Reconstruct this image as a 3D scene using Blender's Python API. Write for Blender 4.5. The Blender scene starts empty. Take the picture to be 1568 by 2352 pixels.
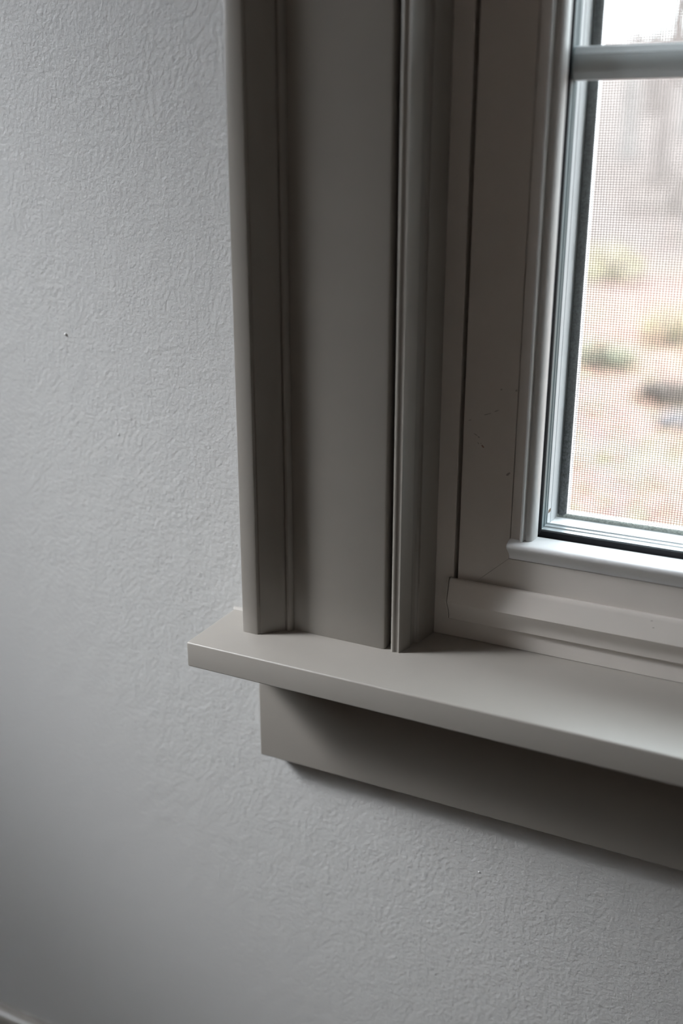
import bpy, bmesh, math, random
from mathutils import Vector, Matrix
random.seed(7)
scene = bpy.context.scene
C = scene.collection
ZO = 0.655          # height of the stool top above the floor; all profiles below are in mm from the stool's left end, wall face, stool top
def W(x, y, z): return Vector((x / 1000.0, y / 1000.0, z / 1000.0 + ZO))

# ------------------------------------------------------------------ camera
cam_d = bpy.data.cameras.new('camera'); cam = bpy.data.objects.new('camera', cam_d); C.objects.link(cam)
YAW, PITCH, ROLL = math.radians(26.2795), math.radians(18.9679), math.radians(0.0629)
cy, sy, cp, sp = math.cos(YAW), math.sin(YAW), math.cos(PITCH), math.sin(PITCH)
fwd = Vector((-sy * cp, cy * cp, -sp)); right = Vector((cy, sy, 0)); up = right.cross(fwd)
r2 = math.cos(ROLL) * right + math.sin(ROLL) * up; u2 = -math.sin(ROLL) * right + math.cos(ROLL) * up
m3 = Matrix((r2, u2, -fwd)).transposed()
cam.matrix_world = Matrix.Translation(W(400.7, -627.8, 332.3)) @ m3.to_4x4()
cam_d.sensor_fit = 'HORIZONTAL'; cam_d.sensor_width = 24.0; cam_d.lens = 24.0 * 2425.35 / 1568.0
cam_d.clip_start = 0.01; cam_d.clip_end = 300
cam_d.dof.use_dof = True; cam_d.dof.focus_distance = 0.735; cam_d.dof.aperture_fstop = 2.7
scene.camera = cam

# ------------------------------------------------------------------ sky, light, exposure
scene.view_settings.view_transform = 'Standard'; scene.view_settings.look = 'None'
scene.view_settings.gamma = 1.0; scene.view_settings.use_curve_mapping = False
scene.view_settings.exposure = 0.0
world = bpy.data.worlds.new('overcast_sky'); scene.world = world; world.use_nodes = True
wn = world.node_tree.nodes; wl = world.node_tree.links; wn.clear()
w_out = wn.new('ShaderNodeOutputWorld'); w_bg = wn.new('ShaderNodeBackground'); w_bg.inputs['Strength'].default_value = 20.0
w_tc = wn.new('ShaderNodeTexCoord'); w_sep = wn.new('ShaderNodeSeparateXYZ'); w_ramp = wn.new('ShaderNodeValToRGB')
wl.new(w_tc.outputs['Generated'], w_sep.inputs[0]); wl.new(w_sep.outputs['Z'], w_ramp.inputs[0])
wl.new(w_ramp.outputs[0], w_bg.inputs['Color']); wl.new(w_bg.outputs[0], w_out.inputs[0])
w_ramp.color_ramp.elements[0].position = 0.0; w_ramp.color_ramp.elements[0].color = (0.34, 0.355, 0.375, 1)
w_ramp.color_ramp.elements[1].position = 1.0; w_ramp.color_ramp.elements[1].color = (0.98, 1.04, 1.12, 1)

XL = -1350.0                                   # left wall of the room
LW = (-1090.0, -330.0, 560.0, 1600.0)           # its window: y0, y1, z0, z1
def area(name, loc, size, rot, power, color):
    d = bpy.data.lights.new(name, 'AREA'); d.shape = 'RECTANGLE'; d.size, d.size_y = size
    d.energy = power; d.color = color
    o = bpy.data.objects.new(name, d); o.location = loc; o.rotation_euler = rot; C.objects.link(o); return o
LPOS, LAIM = W(XL + 20, -700, 1050), W(-40, -20, -55)
side = area('side_window_lamp', LPOS, (0.26, 0.52), (0, 0, 0), 0.66, (0.97, 0.985, 1.0))
side.rotation_euler = (LAIM - LPOS).to_track_quat('-Z', 'Y').to_euler()
side.data.spread = math.radians(17)  # lamp added in the side window opening; narrow beam shapes the wall's falloff
portal = area('window_portal', W(474, 130, 530), (0.52, 0.92), (math.pi / 2, 0, math.pi), 1.0, (1, 1, 1))
portal.data.cycles.is_portal = True
portal.rotation_euler = (-math.pi / 2, 0, 0)

# ------------------------------------------------------------------ materials
def mat(name, color, rough=0.5, spec=0.5, noise=None, bump=None, metallic=0.0):
    m = bpy.data.materials.new(name); m.use_nodes = True
    n = m.node_tree.nodes; l = m.node_tree.links; b = n['Principled BSDF']
    b.inputs['Roughness'].default_value = rough; b.inputs['Specular IOR Level'].default_value = spec
    b.inputs['Metallic'].default_value = metallic
    tc = n.new('ShaderNodeTexCoord')
    if noise:                      # (scale, amount)
        t = n.new('ShaderNodeTexNoise'); t.inputs['Scale'].default_value = noise[0]; t.inputs['Detail'].default_value = 4
        l.new(tc.outputs['Object'], t.inputs['Vector'])
        r = n.new('ShaderNodeValToRGB'); l.new(t.outputs['Fac'], r.inputs[0])
        a = noise[1]
        r.color_ramp.elements[0].position = 0.3; r.color_ramp.elements[1].position = 0.7
        r.color_ramp.elements[0].color = [c * (1 - a) for c in color] + [1]
        r.color_ramp.elements[1].color = [min(1, c * (1 + a)) for c in color] + [1]
        l.new(r.outputs[0], b.inputs['Base Color'])
    else:
        b.inputs['Base Color'].default_value = (*color, 1)
    if bump:                       # list of (scale, distance, detail)
        prev = None
        for sc, dist, det in bump:
            t = n.new('ShaderNodeTexNoise'); t.inputs['Scale'].default_value = sc; t.inputs['Detail'].default_value = det
            t.inputs['Roughness'].default_value = 0.55
            l.new(tc.outputs['Object'], t.inputs['Vector'])
            bn = n.new('ShaderNodeBump'); bn.inputs['Distance'].default_value = dist; bn.inputs['Strength'].default_value = 1.0
            l.new(t.outputs['Fac'], bn.inputs['Height'])
            if prev: l.new(prev.outputs[0], bn.inputs['Normal'])
            prev = bn
        l.new(prev.outputs[0], b.inputs['Normal'])
    return m
M_wall = mat('wall_paint', (0.525, 0.528, 0.523), 0.55, 0.35, (3, 0.02), [(300, 0.00060, 2.3), (60, 0.0004, 1)])
M_room = mat("room_paint", (0.66, 0.61, 0.56), 0.8, 0.2, (2, 0.03))
M_sill = mat('greige_paint_lit', (0.31, 0.291, 0.265), 0.42, 0.55, (30, 0.02), [(90, 0.00012, 2)])  # trim paint lightened; window light on the stool put into the colour
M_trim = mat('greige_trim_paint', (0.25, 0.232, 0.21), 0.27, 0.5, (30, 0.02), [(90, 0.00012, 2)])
M_vinyl = mat('window_vinyl', (0.57, 0.535, 0.50), 0.4, 0.45, (40, 0.02))
M_white = mat('white_vinyl', (0.72, 0.73, 0.74), 0.35, 0.5, (40, 0.02))
M_bead = mat('bead_vinyl', (0.64, 0.64, 0.635), 0.33, 0.5, (40, 0.02))
M_rubber = mat('black_rubber', (0.006, 0.006, 0.008), 0.7, 0.12, (400, 0.2))
M_edge = mat('shaded_spacer', (0.10, 0.135, 0.145), 0.4, 0.5, (60, 0.05))  # darker copy of the spacer; shade on the upright bars coloured in
M_outer = mat('white_vinyl_shaded', (0.41, 0.42, 0.43), 0.45, 0.4, (40, 0.04))  # white vinyl darkened; the side reveal's weaker light put into the colour
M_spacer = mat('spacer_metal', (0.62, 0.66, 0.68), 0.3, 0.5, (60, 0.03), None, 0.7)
M_grid = mat('muntin_enamel', (0.66, 0.68, 0.70), 0.4, 0.5, (60, 0.02))
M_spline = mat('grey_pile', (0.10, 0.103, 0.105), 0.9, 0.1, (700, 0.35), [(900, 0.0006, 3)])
M_spline_lit = mat('lit_pile', (0.27, 0.28, 0.26), 0.9, 0.1, (700, 0.3), [(900, 0.0006, 3)])  # lighter copy of the pile; sky light on the bottom strip coloured in
M_wire = mat('screen_wire', (0.07, 0.062, 0.055), 0.6, 0.3, (50, 0.05))
M_dirt = mat('brown_dirt', (0.12, 0.085, 0.06), 0.9, 0.1, (500, 0.3))
M_scuff = mat('grey_scuff', (0.31, 0.285, 0.26), 0.8, 0.2, (500, 0.2))
M_rust = mat('reddish_scuff', (0.30, 0.19, 0.15), 0.8, 0.2, (500, 0.2))
M_nib = mat('paint_nib', (0.64, 0.64, 0.63), 0.35, 0.5, (300, 0.02))
M_floor = mat('floor_boards', (0.05, 0.035, 0.025), 0.6, 0.4, (6, 0.2))
def mat_glass():
    m = bpy.data.materials.new('window_glass'); m.use_nodes = True
    n = m.node_tree.nodes; l = m.node_tree.links; n.clear()
    o = n.new('ShaderNodeOutputMaterial'); mx = n.new('ShaderNodeMixShader')
    t = n.new('ShaderNodeBsdfTransparent'); g = n.new('ShaderNodeBsdfGlossy'); fr = n.new('ShaderNodeFresnel')
    t.inputs['Color'].default_value = (0.97, 0.985, 0.98, 1); g.inputs['Roughness'].default_value = 0.02; 
    ge = n.new('ShaderNodeNewGeometry'); mr = n.new('ShaderNodeMapRange')      # same reflectance on both faces of the pane
    mr.inputs['To Min'].default_value = 1.45; mr.inputs['To Max'].default_value = 1 / 1.45
    l.new(ge.outputs['Backfacing'], mr.inputs['Value']); l.new(mr.outputs[0], fr.inputs['IOR'])
    l.new(fr.outputs[0], mx.inputs[0]); l.new(t.outputs[0], mx.inputs[1]); l.new(g.outputs[0], mx.inputs[2]); l.new(mx.outputs[0], o.inputs[0])
    return m
M_glass = mat_glass()

# ------------------------------------------------------------------ helpers
def link(name, bm, m, parent=None, smooth=None):
    bmesh.ops.recalc_face_normals(bm, faces=bm.faces[:])
    me = bpy.data.meshes.new(name); bm.to_mesh(me); bm.free()
    if smooth is not None:
        for p in me.polygons: p.use_smooth = True
        me.set_sharp_from_angle(angle=math.radians(smooth))
    me.materials.append(m)
    o = bpy.data.objects.new(name, me); C.objects.link(o)
    if parent: o.parent = parent; o.matrix_parent_inverse = parent.matrix_world.inverted()
    return o
def tag(o, label=None, cat=None, kind=None, group=None):
    if label: o['label'] = label
    if cat: o['category'] = cat
    if kind: o['kind'] = kind
    if group: o['group'] = group
    return o
def empty(name, loc, label, cat, kind=None, group=None):
    o = bpy.data.objects.new(name, None); o.location = loc; o.empty_display_size = 0.02; C.objects.link(o)
    bpy.context.view_layer.update()
    return tag(o, label, cat, kind, group)
def loft(bm, A, B, caps=True):
    a = [bm.verts.new(W(*p)) for p in A]; b = [bm.verts.new(W(*p)) for p in B]
    n = len(a)
    for i in range(n): bm.faces.new((a[i], a[(i + 1) % n], b[(i + 1) % n], b[i]))
    if caps: bm.faces.new(a[::-1]); bm.faces.new(b)
    return bm
XC = 474.0                                     # centre line of the window
def mx(x): return 2 * XC - x
def pz(prof, z0, z1, bm=None, mirror=False):   # (x,y) profile run up z; z0/z1 may be functions of x
    bm = bm or bmesh.new(); f = (lambda v, x: v(x) if callable(v) else v)
    X = (lambda x: mx(x)) if mirror else (lambda x: x)
    return loft(bm, [(X(x), y, f(z0, x)) for x, y in prof], [(X(x), y, f(z1, x)) for x, y in prof])
def px(prof, x0, x1, bm=None):                 # (y,z) profile run along x
    bm = bm or bmesh.new(); f = (lambda v, z: v(z) if callable(v) else v)
    return loft(bm, [(f(x0, z), y, z) for y, z in prof], [(f(x1, z), y, z) for y, z in prof])
def py(poly, y0, y1, bm=None):                 # (x,z) outline run through y
    bm = bm or bmesh.new()
    return loft(bm, [(x, y0, z) for x, z in poly], [(x, y1, z) for x, z in poly])
def box(x0, x1, y0, y1, z0, z1, bm=None, bev=0):
    b2 = bmesh.new()
    loft(b2, [(x0, y0, z0), (x1, y0, z0), (x1, y1, z0), (x0, y1, z0)], [(x0, y0, z1), (x1, y0, z1), (x1, y1, z1), (x0, y1, z1)])
    if bev: bmesh.ops.bevel(b2, geom=b2.edges[:], offset=bev / 1000, segments=3, affect='EDGES', profile=0.5)
    if bm is None: return b2
    me = bpy.data.meshes.new('t'); b2.to_mesh(me); b2.free(); bm.from_mesh(me); bpy.data.meshes.remove(me); return bm

# ------------------------------------------------------------------ the room
FL, CE = -655.0, 1850.0
XR, YB = 2300.0, -3200.0
GZ1 = 975.0                                    # top of the visible glass
TOPZ = GZ1 + 86.0                              # head of the window frame
def wall_with_hole(name, outer, hole, to3, thick, m):
    bm = bmesh.new()
    (a0, b0, a1, b1), (h0, k0, h1, k1) = outer, hole
    for t in (0, thick): pass
    O = [(a0, b0), (a1, b0), (a1, b1), (a0, b1)]; H = [(h0, k0), (h1, k0), (h1, k1), (h0, k1)]
    V = {}
    for t in (0, 1):
        for k, (L) in (('o', O), ('h', H)):
            for i, (a, b) in enumerate(L): V[(k, i, t)] = bm.verts.new(W(*to3(a, b, t * thick)))
    for i in range(4):
        j = (i + 1) % 4
        for t in (0, 1): bm.faces.new((V['o', i, t], V['o', j, t], V['h', j, t], V['h', i, t]))
        bm.faces.new((V['h', i, 0], V['h', j, 0], V['h', j, 1], V['h', i, 1]))
        bm.faces.new((V['o', i, 0], V['o', j, 0], V['o', j, 1], V['o', i, 1]))
    return link(name, bm, m)
wall_back = wall_with_hole('wall_back', (XL, FL, XR, CE), (135, -19.4, mx(135), TOPZ + 16), lambda a, b, t: (a, t, b), 115, M_wall)
tag(wall_back, 'light grey orange-peel textured wall around the window trim', 'wall', 'structure')
def nib(x, z, r):
    bm = bmesh.new(); bmesh.ops.create_icosphere(bm, subdivisions=2, radius=r / 1000)
    for v in bm.verts: v.co = W(x, 0, z) + Vector((v.co.x * 1.25, v.co.y * 0.9, v.co.z))
    tag(link('paint_nib', bm, M_nib, wall_back, 60), 'small raised speck in the wall paint')
for a in ((-143.4, 198.8, 1.15), (-100, 125.3, 0.75), (204.1, -171.6, 0.75)): nib(*a)
wl_ = wall_with_hole('wall_left', (YB, FL, 115, CE), (LW[0], LW[2], LW[1], LW[3]), lambda a, b, t: (XL - t, a, b), 115, M_room)
tag(wl_, 'plain side wall with a window, left of the view', 'wall', 'structure')
tag(link('wall_right', box(XR, XR + 100, YB, 115, FL, CE), M_room), 'plain wall on the right side of the room', 'wall', 'structure')
tag(link('wall_front', box(XL, XR, YB - 100, YB, FL, CE), M_room), 'plain wall behind the camera', 'wall', 'structure')
tag(link('floor', box(XL - 115, XR + 100, YB - 100, 115, FL - 60, FL), M_floor), 'dark wooden floor of the room', 'floor', 'structure')
tag(link('ceiling', box(XL - 115, XR + 100, YB - 100, 115, CE, CE + 60), M_room), 'plain ceiling of the room', 'ceiling', 'structure')
w2 = empty('window_2', W(XL, (LW[0] + LW[1]) / 2, LW[2]), 'window in the left side wall', 'window', 'structure')
def ring4(name, m, parent, y0, y1, z0, z1, w, x0, x1, bev=0):
    for b in (box(x0, x1, y0 - w, y1 + w, z0 - w, z0, None, bev), box(x0, x1, y0 - w, y1 + w, z1, z1 + w, None, bev),
              box(x0, x1, y0 - w, y0, z0, z1, None, bev), box(x0, x1, y1, y1 + w, z0, z1, None, bev)):
        link(name, b, m, parent)
ring4('casing_board', M_trim, w2, LW[0], LW[1], LW[2], LW[3], 90, XL, XL + 18, 1)
tag(link('baseboard_back', px([(0, -655), (-14, -655), (-14, -518), (-12.5, -512.5), (-9, -510), (0, -509.5)], XL, XR), M_trim, None, 40),
    'greige baseboard along the foot of the window wall', 'baseboard', 'structure')

# ------------------------------------------------------------------ casing, stool, apron, jambs
CT = TOPZ + 16                                 # casing legs end under the head casing
BAND = [(26.8, -0.1), (26.8, -31.6), (27.2, -32.6), (28.2, -33), (38.3, -33), (39.4, -32.6), (39.9, -31.8), (40.3, -31.2), (41.4, -31.0), (41.9, -30.4),
        (44.6, -26.6), (47.6, -23.2), (50.8, -20.4), (53.6, -18.5), (54.5, -17.2), (55.2, -17.9), (56.3, -18.3), (57.4, -17.9), (58.1, -16.9), (58.9, -15.8), (59.3, -14.2), (59.3, -0.1)]
BOARD = [(59.35, -0.1), (59.35, -13.9), (129.6, -14.0), (130.7, -13.6), (131.3, -12.6), (131.4, -0.1)]
def casing(name, label, mirror):
    t = empty(name, W(mx(80) if mirror else 80, -15, 0), label, 'casing', 'structure')
    link('back_band', pz(BAND, 0.05, CT, None, mirror), M_trim, t, 35)
    link('casing_board', pz(BOARD, 0.05, CT, None, mirror), M_trim, t, 35)
    return t
casing('trim_1', 'left window casing, greige flat board with raised outer back band', False)
casing('trim_2', 'right window casing, greige flat board with raised outer back band', True)
hd = empty('trim_3', W(XC, -15, CT), 'head casing board across the top of the window', 'casing', 'structure')
link('casing_board', box(20, mx(20), -22, -0.1, CT + 0.1, CT + 105, None, 1.2), M_trim, hd, 35)
link('cap_moulding', box(8, mx(8), -38, -0.1, CT + 105.1, CT + 124, None, 2), M_trim, hd, 35)

bm = bmesh.new()
plan = [(0.0, -65.7), (mx(0), -65.7), (mx(0), -0.1), (mx(136), -0.1), (mx(136), 62), (136, 62), (136, -0.1), (0.0, -0.1)]
loft(bm, [(x, y, -19) for x, y in plan], [(x, y, 0) for x, y in plan])
bm.edges.ensure_lookup_table()
ed = [e for e in bm.edges if all(v.co.y < -0.06 for v in e.verts) or (all(abs(v.co.x) < 1e-5 or abs(v.co.x - mx(0) / 1000) < 1e-5 for v in e.verts) and e.calc_length() > 0.03)]
bmesh.ops.bevel(bm, geom=list(set(ed)), offset=0.0012, segments=5, affect='EDGES', profile=0.5)
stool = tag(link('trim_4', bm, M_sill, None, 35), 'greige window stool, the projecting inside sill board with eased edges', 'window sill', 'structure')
tag(link('caulk_bead', px([(-0.05, 1.7), (-0.7, 1.2), (-1.4, 0.6), (-1.9, 0.02), (-0.05, 0.02)], -0.6, 26.8), M_sill, stool, 60), 'thin painted caulk line where the stool meets the wall')
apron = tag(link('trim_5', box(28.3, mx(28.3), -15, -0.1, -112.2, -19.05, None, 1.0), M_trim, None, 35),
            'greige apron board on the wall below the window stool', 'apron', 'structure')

JAMB = [(135.6, 27.8), (135.6, -11.6), (135.8, -13.2), (136.4, -14.4), (137.2, -15.0), (138.0, -15.1), (138.8, -14.8), (139.5, -14.4), (140.2, -14.1), (141.0, -14.0), (141.6, -14.1), (142.2, -14.3), (142.6, -13.9),
        (143.0, -12.8), (143.9, -9.6), (144.9, -6.3), (145.9, -3.2), (146.0, -2.8), (145.7, -2.5), (145.3, -1.8), (145.1, 0.0), (145.2, 3.6), (145.7, 5.2), (147.0, 6.2), (148.0, 6.3), (148.4, 6.5), (148.7, 7.1), (150.2, 16.0), (151.9, 27.8)]
def jamb(name, label, mirror):
    return tag(link(name, pz(JAMB, 0.05, TOPZ, None, mirror), M_trim, None, 30), label, 'jamb', 'structure')
jamb('trim_6', 'left jamb moulding, greige stepped and beaded strip between casing and window frame', False)
jamb('trim_7', 'right jamb moulding, greige stepped and beaded strip between casing and window frame', True)
tag(link('trim_8', box(135.6, mx(135.6), -14.5, 27.8, TOPZ + 0.1, TOPZ + 15.9, None, 1), M_trim, None, 35), 'head jamb board across the top of the window opening', 'jamb', 'structure')

# ------------------------------------------------------------------ the window unit
win = empty('window_1', W(XC, 45, 0.3), 'white vinyl window with warm grey frame, divided pane and black gasket', 'window', 'structure')  # frame members use a warm grey vinyl tone
K = 0.931
def mitre_lo(x): return 66.7 - (204.8 - x) * K + 0.07
def mitre_hi(x): return TOPZ - mitre_lo(x) + 0.0
SLOT = [(140, 28.2), (152, 28.0), (165.1, 28.0), (165.3, 28.2), (165.3, 37), (168.6, 37), (168.6, 28.2), (168.8, 28.0), (204.6, 28.0), (204.8, 28.2), (204.8, 60), (140, 60)]
for mir in (False, True):
    link('frame_stile', pz(SLOT, lambda x: max(0.3, mitre_lo(x)), lambda x: min(TOPZ, mitre_hi(x)), None, mir), M_vinyl, win, 30)
RAIL = [(140, 0.3), (140, mitre_lo(140) + 0.03), (164, mitre_lo(164) + 0.03), (164.3, mitre_lo(164.3) - 0.16), (204.8, 66.54), (mx(204.8), 66.54), (mx(164.3), mitre_lo(164.3) - 0.16), (mx(164), mitre_lo(164) + 0.03), (mx(140), mitre_lo(140) + 0.03), (mx(140), 0.3)]
link('frame_rail', py(RAIL, 28.0, 60), M_vinyl, win)
link('frame_rail', py([(x, TOPZ - z) for x, z in RAIL], 28.0, 60), M_vinyl, win)
# snap-in cover on the bottom rail
COV = [(27.9, 45.4), (25.2, 46.4), (23.9, 46.0), (23.1, 45.0), (22.6, 43.4), (19.3, 30.6), (19.1, 29.8), (19.4, 29.1), (21.4, 25.4), (23.6, 21.6), (24.6, 18.2), (25.0, 15.2), (25.6, 14.5), (27.9, 14.3)]
cover = link('rail_cover', px(COV, 164.3, mx(164.3)), M_vinyl, win, 25)
tag(cover, 'ridged snap-on cover strip along the bottom rail of the frame')
ENDC = [(y + 0.6 if y < 27 else y, z) for y, z in COV]
link('end_cap', px(ENDC, 162.5, 163.5), M_vinyl, cover, 25)
# scuffs on the left stile
def scuff(x, z, w, h, a, m, lab):
    bm = bmesh.new(); n = 9
    pts = []
    for i in range(n):
        t = 2 * math.pi * i / n; r = random.uniform(0.65, 1.1)
        u, v = w * r * math.cos(t), h * r * math.sin(t)
        pts.append((x + u * math.cos(a) - v * math.sin(a), z + u * math.sin(a) + v * math.cos(a)))
    py(pts, 27.95, 28.1, bm)
    return tag(link('scuff_mark', bm, m, win), lab)
SC = [(1079, 965, 1.5, .35, .3), (1092, 998, 1.7, .4, -.35), (1099, 1004, .9, .5, -.6), (1098, 1018, .9, .35, -.7), (1104, 1018, .5, .4, .3),
      (1140, 944, 2.0, .35, .45), (1120, 951, 3.2, .3, .35), (1167, 1089, 1.9, .9, .8), (1151, 895, .7, .6, 0), (1186, 897, .9, .9, 0)]
def on_y(pxx, pyy, yy):                        # picture point -> (x, z) on the plane y = yy, mm
    d = r2 * ((pxx - 784) / 2425.35) - u2 * ((pyy - 1176) / 2425.35) + fwd
    t = (yy + 627.8) / 1000 / d.y
    return 400.7 + d.x * t * 1000, 332.3 + d.z * t * 1000
for a in SC:
    x, z = on_y(a[0], a[1], 28); scuff(x, z, a[2], a[3], a[4], M_scuff, 'small grey scuff on the frame stile')
x, z = on_y(1108, 1025, 28); scuff(x, z, 1.5, .55, -.75, M_rust, 'small reddish brown scuff on the frame stile')
x, z = on_y(1496, 1427, 20); scuff(x, z, 1.0, .4, .2, M_scuff, 'small dark nick on the rail cover').location.y -= 0.0072
x, z = on_y(1500, 1442, 20); scuff(x, z, .8, .35, .1, M_scuff, 'small dark nick on the rail cover').location.y -= 0.0080

# sash: glazing beads, ledge, gasket, panes, spacer, grille
BEAD = [(212.5, 36.4), (212.5, 25.6), (212.8, 24.6), (213.3, 24.3), (213.9, 24.4), (214.3, 24.9), (214.5, 27.6), (215.0, 28.2), (215.6, 27.6), (216.4, 27.3), (217.4, 27.3), (218.6, 27.7), (219.7, 28.7), (220.6, 30.2), (221.2, 32.0), (221.5, 34.0), (221.6, 36.4)]
for mir in (False, True):
    link('sash_stile', pz([(205.3, 36.4), (205.3, 28.2), (205.5, 28.0), (212.4, 28.0), (212.4, 36.4)], 80.8, GZ1 + 5, None, mir), M_vinyl, win, 40)
ZL = 82.0
for mir in (False, True):
    tag(link('glazing_bead', pz(BEAD, 80.8, GZ1 + 5, None, mir), M_bead, win, 40), 'rounded white glazing bead beside the glass')
link('glazing_bead', px([(28.0, GZ1 + 25), (28, GZ1 + 16), (26, GZ1 + 14), (26.5, GZ1 + 9), (29, GZ1 + 6), (36.4, GZ1 + 5), (36.4, GZ1 + 25)], 205.3, mx(205.3)), M_white, win, 40)
LEDGE = [(36.6, 67.0), (36.6, 82.6), (34, 82.4), (24.2, 81.0), (21.6, 80.4), (20.4, 79.7), (20.0, 78.7), (20.2, 77.6), (21.0, 76.4), (22.8, 74.6), (25.0, 72.7), (26.8, 70.8), (27.8, 68.8), (28.0, 67.0)]
tag(link('sash_ledge', px(LEDGE, 205.0, mx(205.0)), M_white, win, 40), 'white rounded ledge along the bottom of the sash')
for mir in (False, True):
    tag(link('gasket', pz([(214, 36.7), (221.5, 36.6), (222.2, 37.4), (222.7, 40.9), (214, 40.9)], 84, GZ1 + 1, None, mir), M_rubber, win, 40), 'black rubber gasket at the glass edge')
tag(link('gasket', px([(36.7, 74), (36.7, 82.6), (37.4, 83.6), (40.9, 85.6), (40.9, 74)], 214, mx(214)), M_rubber, win, 40), 'black rubber gasket along the bottom of the glass')
link('gasket', px([(36.7, GZ1 + 12), (36.7, GZ1 + 4), (37.4, GZ1 + 2), (40.9, GZ1), (40.9, GZ1 + 12)], 214, mx(214)), M_rubber, win, 40)
for y0, y1 in ((41.0, 43.8), (56.2, 59.0)):
    tag(link('glass_pane', box(216, mx(216), y0, y1, 78, GZ1 + 8), M_glass, win), 'clear pane of the double glazing')
SPX = [(217, 44), (222.0, 44), (222.1, 48.6), (222.7, 49.3), (222.1, 50), (222.0, 54.6), (222.5, 55.4), (222.5, 56), (217, 56)]
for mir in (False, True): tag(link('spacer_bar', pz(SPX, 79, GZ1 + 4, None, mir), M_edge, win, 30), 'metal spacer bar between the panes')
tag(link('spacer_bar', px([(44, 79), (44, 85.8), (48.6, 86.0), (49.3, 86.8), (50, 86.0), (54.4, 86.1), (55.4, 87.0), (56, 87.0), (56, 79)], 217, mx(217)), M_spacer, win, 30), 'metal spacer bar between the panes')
link('spacer_bar', px([(44, GZ1 + 6), (44, GZ1), (56, GZ1), (56, GZ1 + 6)], 217, mx(217)), M_spacer, win, 30)
MUN = [(55, 9.4), (48.6, 9.4), (48.0, 9.0), (46.2, 5.4), (45.8, 4.9), (45.9, 4.4), (45.3, 2.2), (45.1, 0), (45.3, -2.2), (45.9, -4.4), (45.8, -4.9), (46.2, -5.4), (48.0, -9.0), (48.6, -9.4), (55, -9.4)]
zz = [380.9, 380.9 + 302.5]
for zc in zz:
    tag(link('muntin', px([(y, zc + z) for y, z in MUN], 221.9, mx(221.9)), M_grid, win, 20), 'sculpted white horizontal muntin bar across the glass')
ends = [86.2, zz[0] - 9.4, zz[0] + 9.4, zz[1] - 9.4, zz[1] + 9.4, GZ1]
for a, b in ((0, 1), (2, 3), (4, 5)):
    tag(link('muntin', pz([(XC + z, y) for y, z in MUN], ends[a] + .05, ends[b] - .05), M_grid, win, 20), 'sculpted white vertical muntin bar between the panes')
# outer part of the sash and frame, seen through the glass
for mir in (False, True):
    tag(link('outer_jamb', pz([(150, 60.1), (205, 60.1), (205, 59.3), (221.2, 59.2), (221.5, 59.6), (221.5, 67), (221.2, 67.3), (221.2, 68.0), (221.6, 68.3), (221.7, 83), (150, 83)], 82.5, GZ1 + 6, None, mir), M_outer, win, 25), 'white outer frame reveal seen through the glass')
tag(link('outer_sill', px([(60.1, 0.3), (60.1, 60), (59.2, 60), (59.2, 82.2), (59.6, 82.5), (83, 82.5), (83, 0.3)], 150, mx(150)), M_white, win, 25), 'white outer sill seen through the glass')
link('outer_head', px([(60.1, GZ1 + 60), (60.1, GZ1 + 6), (83, GZ1 + 6), (83, GZ1 + 60)], 150, mx(150)), M_white, win)
blk = link('corner_block', box(221.6, 244, 59.5, 72, 82.5, 83.3, None, 0.2), M_white, win)
tag(blk, 'small white corner block on the outer sill')
tag(link('dirt_speck', box(221.4, 221.75, 61, 66.5, 92.0, 94.2, None, 0.15), M_dirt, win), 'brown dirt in the lower corner of the frame')
# wall core around the unit, outside sill and brick moulding
for mir in (False, True):
    link('outer_casing', pz([(60, 115.2), (226, 115.2), (226, 98.5), (150, 98.5), (150, 83.3), (136, 83.3), (136, 110), (60, 114)] if False else
                            [(137, 84), (150, 84), (150, 99), (210, 99), (210, 135), (90, 135), (90, 115.6), (137, 115.6)], -18, TOPZ + 60, None, mir), M_white, win)
link('outer_casing', px([(99, GZ1 + 8), (135, GZ1 + 8), (135, GZ1 + 110), (115.6, GZ1 + 110), (115.6, TOPZ + 14), (99, TOPZ + 14)], 210.1, mx(210.1)), M_white, win)
link('exterior_sill', px([(84, -18), (99, -18), (150, -18), (150, 30), (99, 62), (84, 66)], 150.1, mx(150.1)), M_white, win)

# ------------------------------------------------------------------ insect screen
scr = empty('insect_screen', W(XC, 88, 82.5), 'dark fine-wire insect screen in a white frame behind the glass', 'screen')
SX, SZ0, SZ1 = 228.4, 85.2, GZ1 + 3
for mir in (False, True):
    link('screen_frame', pz([(212, 85.6), (SX, 85.6), (SX, 94.5), (212, 94.5)], 78, GZ1 + 12, None, mir), M_white, scr)
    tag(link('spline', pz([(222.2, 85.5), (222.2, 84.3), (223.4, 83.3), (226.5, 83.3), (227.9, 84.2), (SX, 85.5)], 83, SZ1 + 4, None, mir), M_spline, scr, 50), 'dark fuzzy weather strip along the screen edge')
link('screen_frame', px([(85.6, 78), (85.6, SZ0), (94.5, SZ0), (94.5, 78)], SX + .05, mx(SX + .05)), M_white, scr)
link('screen_frame', px([(85.6, SZ1), (85.6, SZ1 + 9), (98, SZ1 + 9), (98, SZ1)], SX + .05, mx(SX + .05)), M_white, scr)
tag(link('spline', px([(85.5, 82.6), (83.6, 82.6), (83.2, 83.4), (83.6, 84.6), (84.6, 85.3), (85.5, 85.4)], 222.2, mx(222.2)), M_spline_lit, scr, 50), 'grey fuzzy weather strip along the bottom of the screen, sky light in its colour')
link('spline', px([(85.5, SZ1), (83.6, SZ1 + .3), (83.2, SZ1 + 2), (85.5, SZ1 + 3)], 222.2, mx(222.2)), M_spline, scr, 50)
bm = bmesh.new(); PX, PZ, T = 1.87, 1.56, 0.14
n = int((mx(SX) - SX) / PX)
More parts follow.
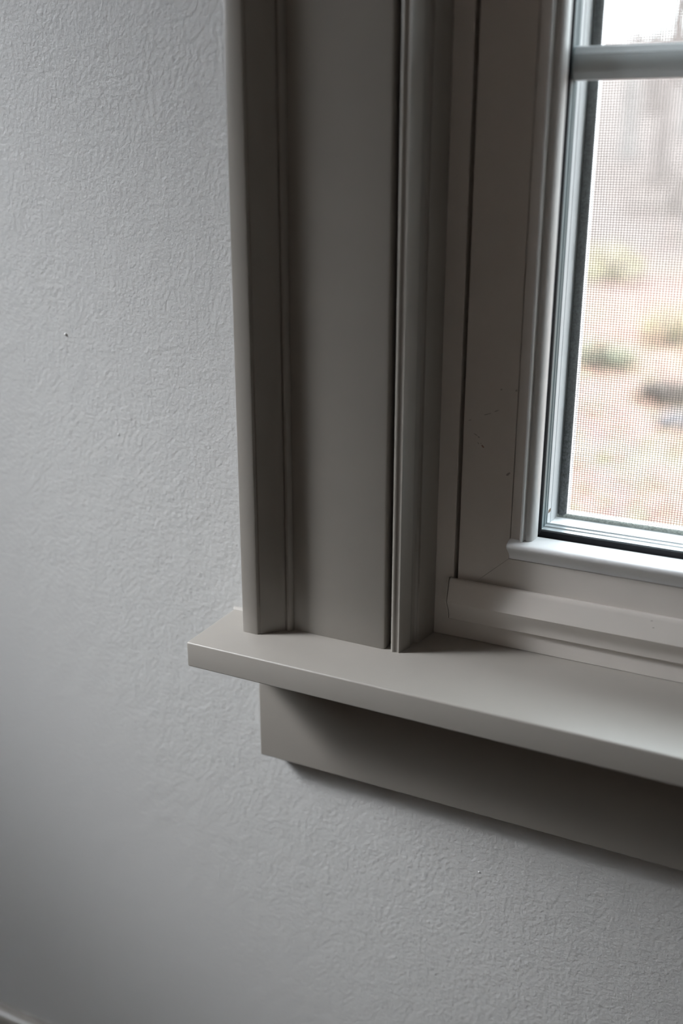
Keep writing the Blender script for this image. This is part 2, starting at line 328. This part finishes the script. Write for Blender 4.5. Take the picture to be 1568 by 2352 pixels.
for i in range(1, n + 1):
    x = SX + i * PX - 0.6 + random.uniform(-.07, .07); dx = random.uniform(-.15, .15)
    loft(bm, [(x - T, 86, SZ0 - .5), (x, 86 - T, SZ0 - .5), (x + T, 86, SZ0 - .5), (x, 86 + T, SZ0 - .5)],
         [(x + dx - T, 86, SZ1), (x + dx, 86 - T, SZ1), (x + dx + T, 86, SZ1), (x + dx, 86 + T, SZ1)], False)
n = int((SZ1 - SZ0) / PZ)
for i in range(1, n + 1):
    z = SZ0 + i * PZ - 0.5 + random.uniform(-.06, .06); dz = random.uniform(-.12, .12)
    loft(bm, [(SX - .5, 86, z - T), (SX - .5, 86 - T, z), (SX - .5, 86, z + T), (SX - .5, 86 + T, z)],
         [(mx(SX) + .5, 86, z + dz - T), (mx(SX) + .5, 86 - T, z + dz), (mx(SX) + .5, 86, z + dz + T), (mx(SX) + .5, 86 + T, z + dz)], False)
tag(link('screen_mesh', bm, M_wire, scr), 'fine dark woven wire mesh', None, 'stuff')

# ------------------------------------------------------------------ outdoors
CAM = W(400.7, -627.8, 332.3)
GROUND = -0.62                                   # metres, outside grade
def ground_z(x, y):
    t = max(0.0, y - 13.0)
    return GROUND + 0.17 * t * t / (t + 14.0) + 0.03 * math.sin(x * 0.8) * math.sin(y * 0.6)
def mat_ground():
    m = mat('leafy_ground', (0.24, 0.16, 0.128), 0.9, 0.1)
    n = m.node_tree.nodes; l = m.node_tree.links; b = n['Principled BSDF']
    tc = n.new('ShaderNodeTexCoord')
    t1 = n.new('ShaderNodeTexNoise'); t1.inputs['Scale'].default_value = 0.9; t1.inputs['Detail'].default_value = 3
    t2 = n.new('ShaderNodeTexNoise'); t2.inputs['Scale'].default_value = 9; t2.inputs['Detail'].default_value = 6
    for t in (t1, t2): l.new(tc.outputs['Object'], t.inputs['Vector'])
    r1 = n.new('ShaderNodeValToRGB'); l.new(t1.outputs['Fac'], r1.inputs[0])
    e = r1.color_ramp.elements; e[0].position = 0.40; e[0].color = (0.138, 0.108, 0.08, 1); e[1].position = 0.5; e[1].color = (0.158, 0.098, 0.08, 1)
    k = e.new(0.66); k.color = (0.155, 0.085, 0.072, 1)
    mxn = n.new('ShaderNodeMixRGB'); mxn.blend_type = 'MULTIPLY'; mxn.inputs[0].default_value = 0.5
    l.new(r1.outputs[0], mxn.inputs[1]); l.new(t2.outputs['Color'], mxn.inputs[2]); 
    mxn.blend_type = 'OVERLAY'
    sp_ = n.new('ShaderNodeSeparateXYZ'); l.new(tc.outputs['Object'], sp_.inputs[0])
    mr = n.new('ShaderNodeMapRange'); mr.inputs['From Min'].default_value = 9; mr.inputs['From Max'].default_value = 17; l.new(sp_.outputs['Y'], mr.inputs['Value'])
    far = n.new('ShaderNodeMixRGB'); l.new(mr.outputs[0], far.inputs[0]); l.new(mxn.outputs[0], far.inputs[1]); far.inputs[2].default_value = (0.088, 0.070, 0.064, 1)   # brown brush under the trees
    l.new(far.outputs[0], b.inputs['Base Color'])
    return m
M_ground = mat_ground()
bm = bmesh.new(); NX, NY = 60, 70
G = [[None] * (NY + 1) for _ in range(NX + 1)]
for i in range(NX + 1):
    for j in range(NY + 1):
        x = -45 + 90 * i / NX; y = 0.3 + 74.7 * (j / NY) ** 1.6
        G[i][j] = bm.verts.new((x, y, ground_z(x, y)))
for i in range(NX):
    for j in range(NY): bm.faces.new((G[i][j], G[i + 1][j], G[i + 1][j + 1], G[i][j + 1]))
tag(link('ground', bm, M_ground, None, 60), 'leaf-strewn yard rising to a wooded slope outside the window', 'ground', 'structure')
def ray_at(pxx, dist):                          # a place outdoors seen at this picture column, dist metres from the camera
    a = math.atan((pxx - 784) / 2425.35 / cp) - YAW
    x, y = CAM.x + math.sin(a) * dist, CAM.y + math.cos(a) * dist
    return x, y, ground_z(x, y)
LEAF = [mat('red_leaf', (0.176, 0.088, 0.072), 0.8, 0.2, (8, .2)), mat('tan_leaf', (0.176, 0.124, 0.092), 0.8, 0.2, (8, .2)), mat('yellow_leaf', (0.176, 0.144, 0.088), 0.8, 0.2, (8, .2))]
bm = bmesh.new()
def leaf(bm, p, s, rot, tilt, mi):
    ca, sa = math.cos(rot), math.sin(rot)
    out = []
    for u, v, w in ((-1, 0, 0), (-.3, -.42, .12), (.4, -.32, .12), (1, 0, .02), (.4, .32, .12), (-.3, .42, .12)):
        X, Y, Zc = u * s, v * s, w * s + tilt * u * s * .5
        out.append(bm.verts.new((p[0] + X * ca - Y * sa, p[1] + X * sa + Y * ca, p[2] + Zc)))
    f = bm.faces.new(out); f.material_index = mi
for i in range(9000):
    d = 3.0 + 26 * random.random() ** 1.5; a = random.uniform(-0.62, 0.35)
    x, y = CAM.x + math.sin(a) * d, CAM.y + math.cos(a) * d
    if y < 0.6: continue
    leaf(bm, (x, y, ground_z(x, y) + 0.012), random.uniform(.04, .075), random.uniform(0, 6.3), random.uniform(-.5, .5), random.choices((0, 1, 2), (5, 6, 2))[0])
lo = link('leaf_litter', bm, LEAF[0]); lo.data.materials.append(LEAF[1]); lo.data.materials.append(LEAF[2])
tag(lo, 'fallen red, tan and yellow leaves scattered over the yard', 'leaves', 'stuff')
M_bark = mat('grey_bark', (0.184, 0.164, 0.156), 0.9, 0.1, (6, .3), [(30, .01, 4)])
M_bark2 = mat('brown_bark', (0.152, 0.128, 0.12), 0.9, 0.1, (6, .3), [(30, .01, 4)])
M_twig = mat('twigs', (0.192, 0.16, 0.152), 0.9, 0.1, (6, .2))
def limb(bm, p0, p1, r0, r1, n=6):
    d = (p1 - p0); q = d.to_track_quat('Z', 'Y')
    a = [bm.verts.new(p0 + q @ Vector((math.cos(2 * math.pi * i / n) * r0, math.sin(2 * math.pi * i / n) * r0, 0))) for i in range(n)]
    b = [bm.verts.new(p1 + q @ Vector((math.cos(2 * math.pi * i / n) * r1, math.sin(2 * math.pi * i / n) * r1, 0))) for i in range(n)]
    for i in range(n): bm.faces.new((a[i], a[(i + 1) % n], b[(i + 1) % n], b[i]))
def tree(pxx, dist, h, r, label, bark):
    x, y, z = ray_at(pxx, dist)
    t = empty('bare_tree', Vector((x, y, z)), label, 'tree', None, 'bare trees on the slope')
    bm = bmesh.new(); p = Vector((x, y, z - .1)); tops = [p.copy()]
    for k in range(6):
        q = Vector((x + random.uniform(-.12, .12) * (k + 1) * .5, y + random.uniform(-.12, .12), z + h * (k + 1) / 6))
        limb(bm, p, q, r * (1.25 if k == 0 else 1) * (1 - k / 7), r * (1 - (k + 1) / 7), 9); p = q; tops.append(q.copy())
    link('trunk', bm, bark, t, 60)
    tw = bmesh.new()
    for k in range(2, 7):
        for s in range(4):
            b0 = tops[k - 1].lerp(tops[k], random.random())
            a = random.uniform(0, 6.3); L = h * random.uniform(.14, .28) * (1.3 - k / 9)
            b1 = b0 + Vector((math.cos(a) * L, math.sin(a) * L, L * random.uniform(.4, .9)))
            bb = bmesh.new(); limb(bb, b0, b1, r * .32 * (1.2 - k / 8), r * .08, 5); link('branch', bb, bark, t, 60)
            for u in range(7):
                c0 = b0.lerp(b1, random.uniform(.25, 1)); l2 = L * random.uniform(.25, .55); a2 = a + random.uniform(-1.3, 1.3)
                c1 = c0 + Vector((math.cos(a2) * l2, math.sin(a2) * l2, l2 * random.uniform(.1, .9))); limb(tw, c0, c1, r * .07, r * .025, 4)
    tag(link('twigs', tw, M_twig, t), 'fine bare twigs', None, 'stuff')
TREES = [(1535, 19, 9, .17, 'nearest bare grey tree at the right of the pane, beyond the yard', M_bark), (1440, 26, 11, .16, 'slim brown bare tree standing mid slope', M_bark2),
         (1372, 30, 12, .18, 'bare grey tree close beside the left window edge', M_bark), (1488, 34, 12, .17, 'grey bare tree between two brown trunks', M_bark),
         (1410, 40, 14, .2, 'brown bare tree far up the slope, left of centre', M_bark2), (1520, 44, 14, .2, 'brown bare tree far up the slope, right of centre', M_bark2),
         (1460, 52, 15, .22, 'farthest bare tree at the top of the slope', M_bark2)]
TREES += [(850, 30, 11, .18, 'grey bare tree farthest left, hidden behind the wall beside the casing', M_bark), (1850, 30, 11, .18, 'brown bare tree just right of the trees seen through the left panes', M_bark2),
          (2150, 26, 10, .18, 'grey bare tree second to the right of the trees in view', M_bark), (2450, 34, 12, .18, 'brown bare tree third to the right of the trees in view', M_bark2),
          (2800, 27, 11, .18, 'grey bare tree fourth to the right of the trees in view', M_bark), (3300, 34, 12, .18, 'brown bare tree farthest right on the slope', M_bark2)]
for a in TREES: tree(*a)
M_yel = mat('yellow_green_leaf', (0.2, 0.176, 0.096), 0.8, 0.2, (9, .2)); M_grn = mat('green_leaf', (0.15, 0.148, 0.105), 0.8, 0.2, (9, .2)); M_brn = mat('brown_leaf', (0.115, 0.092, 0.08), 0.8, 0.2, (9, .2))
def shrub(pxx, dist, w, h, n, m, label):
    x, y, z = ray_at(pxx, dist); t = empty('shrub', Vector((x, y, z)), label, 'shrub', None, 'low shrubs in the yard')
    st = bmesh.new()
    for k in range(9):
        a = random.uniform(0, 6.3); limb(st, Vector((x, y, z - .03)), Vector((x + math.cos(a) * w * .6, y + math.sin(a) * w * .6, z + h * random.uniform(.6, 1))), .012, .004, 4)
    link('stems', st, M_bark2, t)
    lf = bmesh.new()
    for k in range(n):
        a = random.uniform(0, 6.3); rr = w * math.sqrt(random.random()); zz_ = h * random.uniform(.1, 1) * (1 - .5 * (rr / w) ** 2)
        leaf(lf, (x + math.cos(a) * rr, y + math.sin(a) * rr, z + zz_), random.uniform(.03, .055), random.uniform(0, 6.3), random.uniform(-1.5, 1.5), 0)
    tag(link('foliage', lf, m, t), None, None, 'stuff')
SHR = [(1352, 14.5, .45, .55, 350, M_yel, 'yellow-leaved shrub by the left screen edge'), (1500, 9.6, .28, .35, 220, M_yel, 'small yellow plant beside a dark clump on the right'),
       (1600, 10.8, .22, .4, 260, M_brn, 'dark brown clump at the right edge of the pane'), (1345, 8.4, .3, .2, 260, M_grn, 'low green tuft by the left screen edge'),
       (1512, 7.3, .22, .16, 220, M_brn, 'low dark clump on the leaf litter, lower right'), (1480, 22, 1.0, .9, 500, M_brn, 'brown thicket at the foot of the slope')]
for a in SHR: shrub(*a)
M_stone = mat('lilac_stone', (0.085, 0.074, 0.075), 0.8, 0.2, (14, .15), [(20, .01, 4)])
x, y, z = ray_at(1535, 6.6); bm = bmesh.new(); bmesh.ops.create_icosphere(bm, subdivisions=3, radius=.11)
for v in bm.verts:
    v.co *= 1 + .15 * math.sin(v.co.x * 37 + 1) * math.cos(v.co.y * 31); v.co = Vector((v.co.x * 1.3 + x, v.co.y + y, v.co.z * .55 + z + .03))
tag(link('stone', bm, M_stone, None, 60), 'pale grey stone lying in the leaf litter', 'stone')

scene.cycles.use_denoising = True
scene.cycles.transparent_max_bounces = 16
scene.cycles.max_bounces = 10; scene.cycles.diffuse_bounces = 6
scene.cycles.sample_clamp_indirect = 4.0
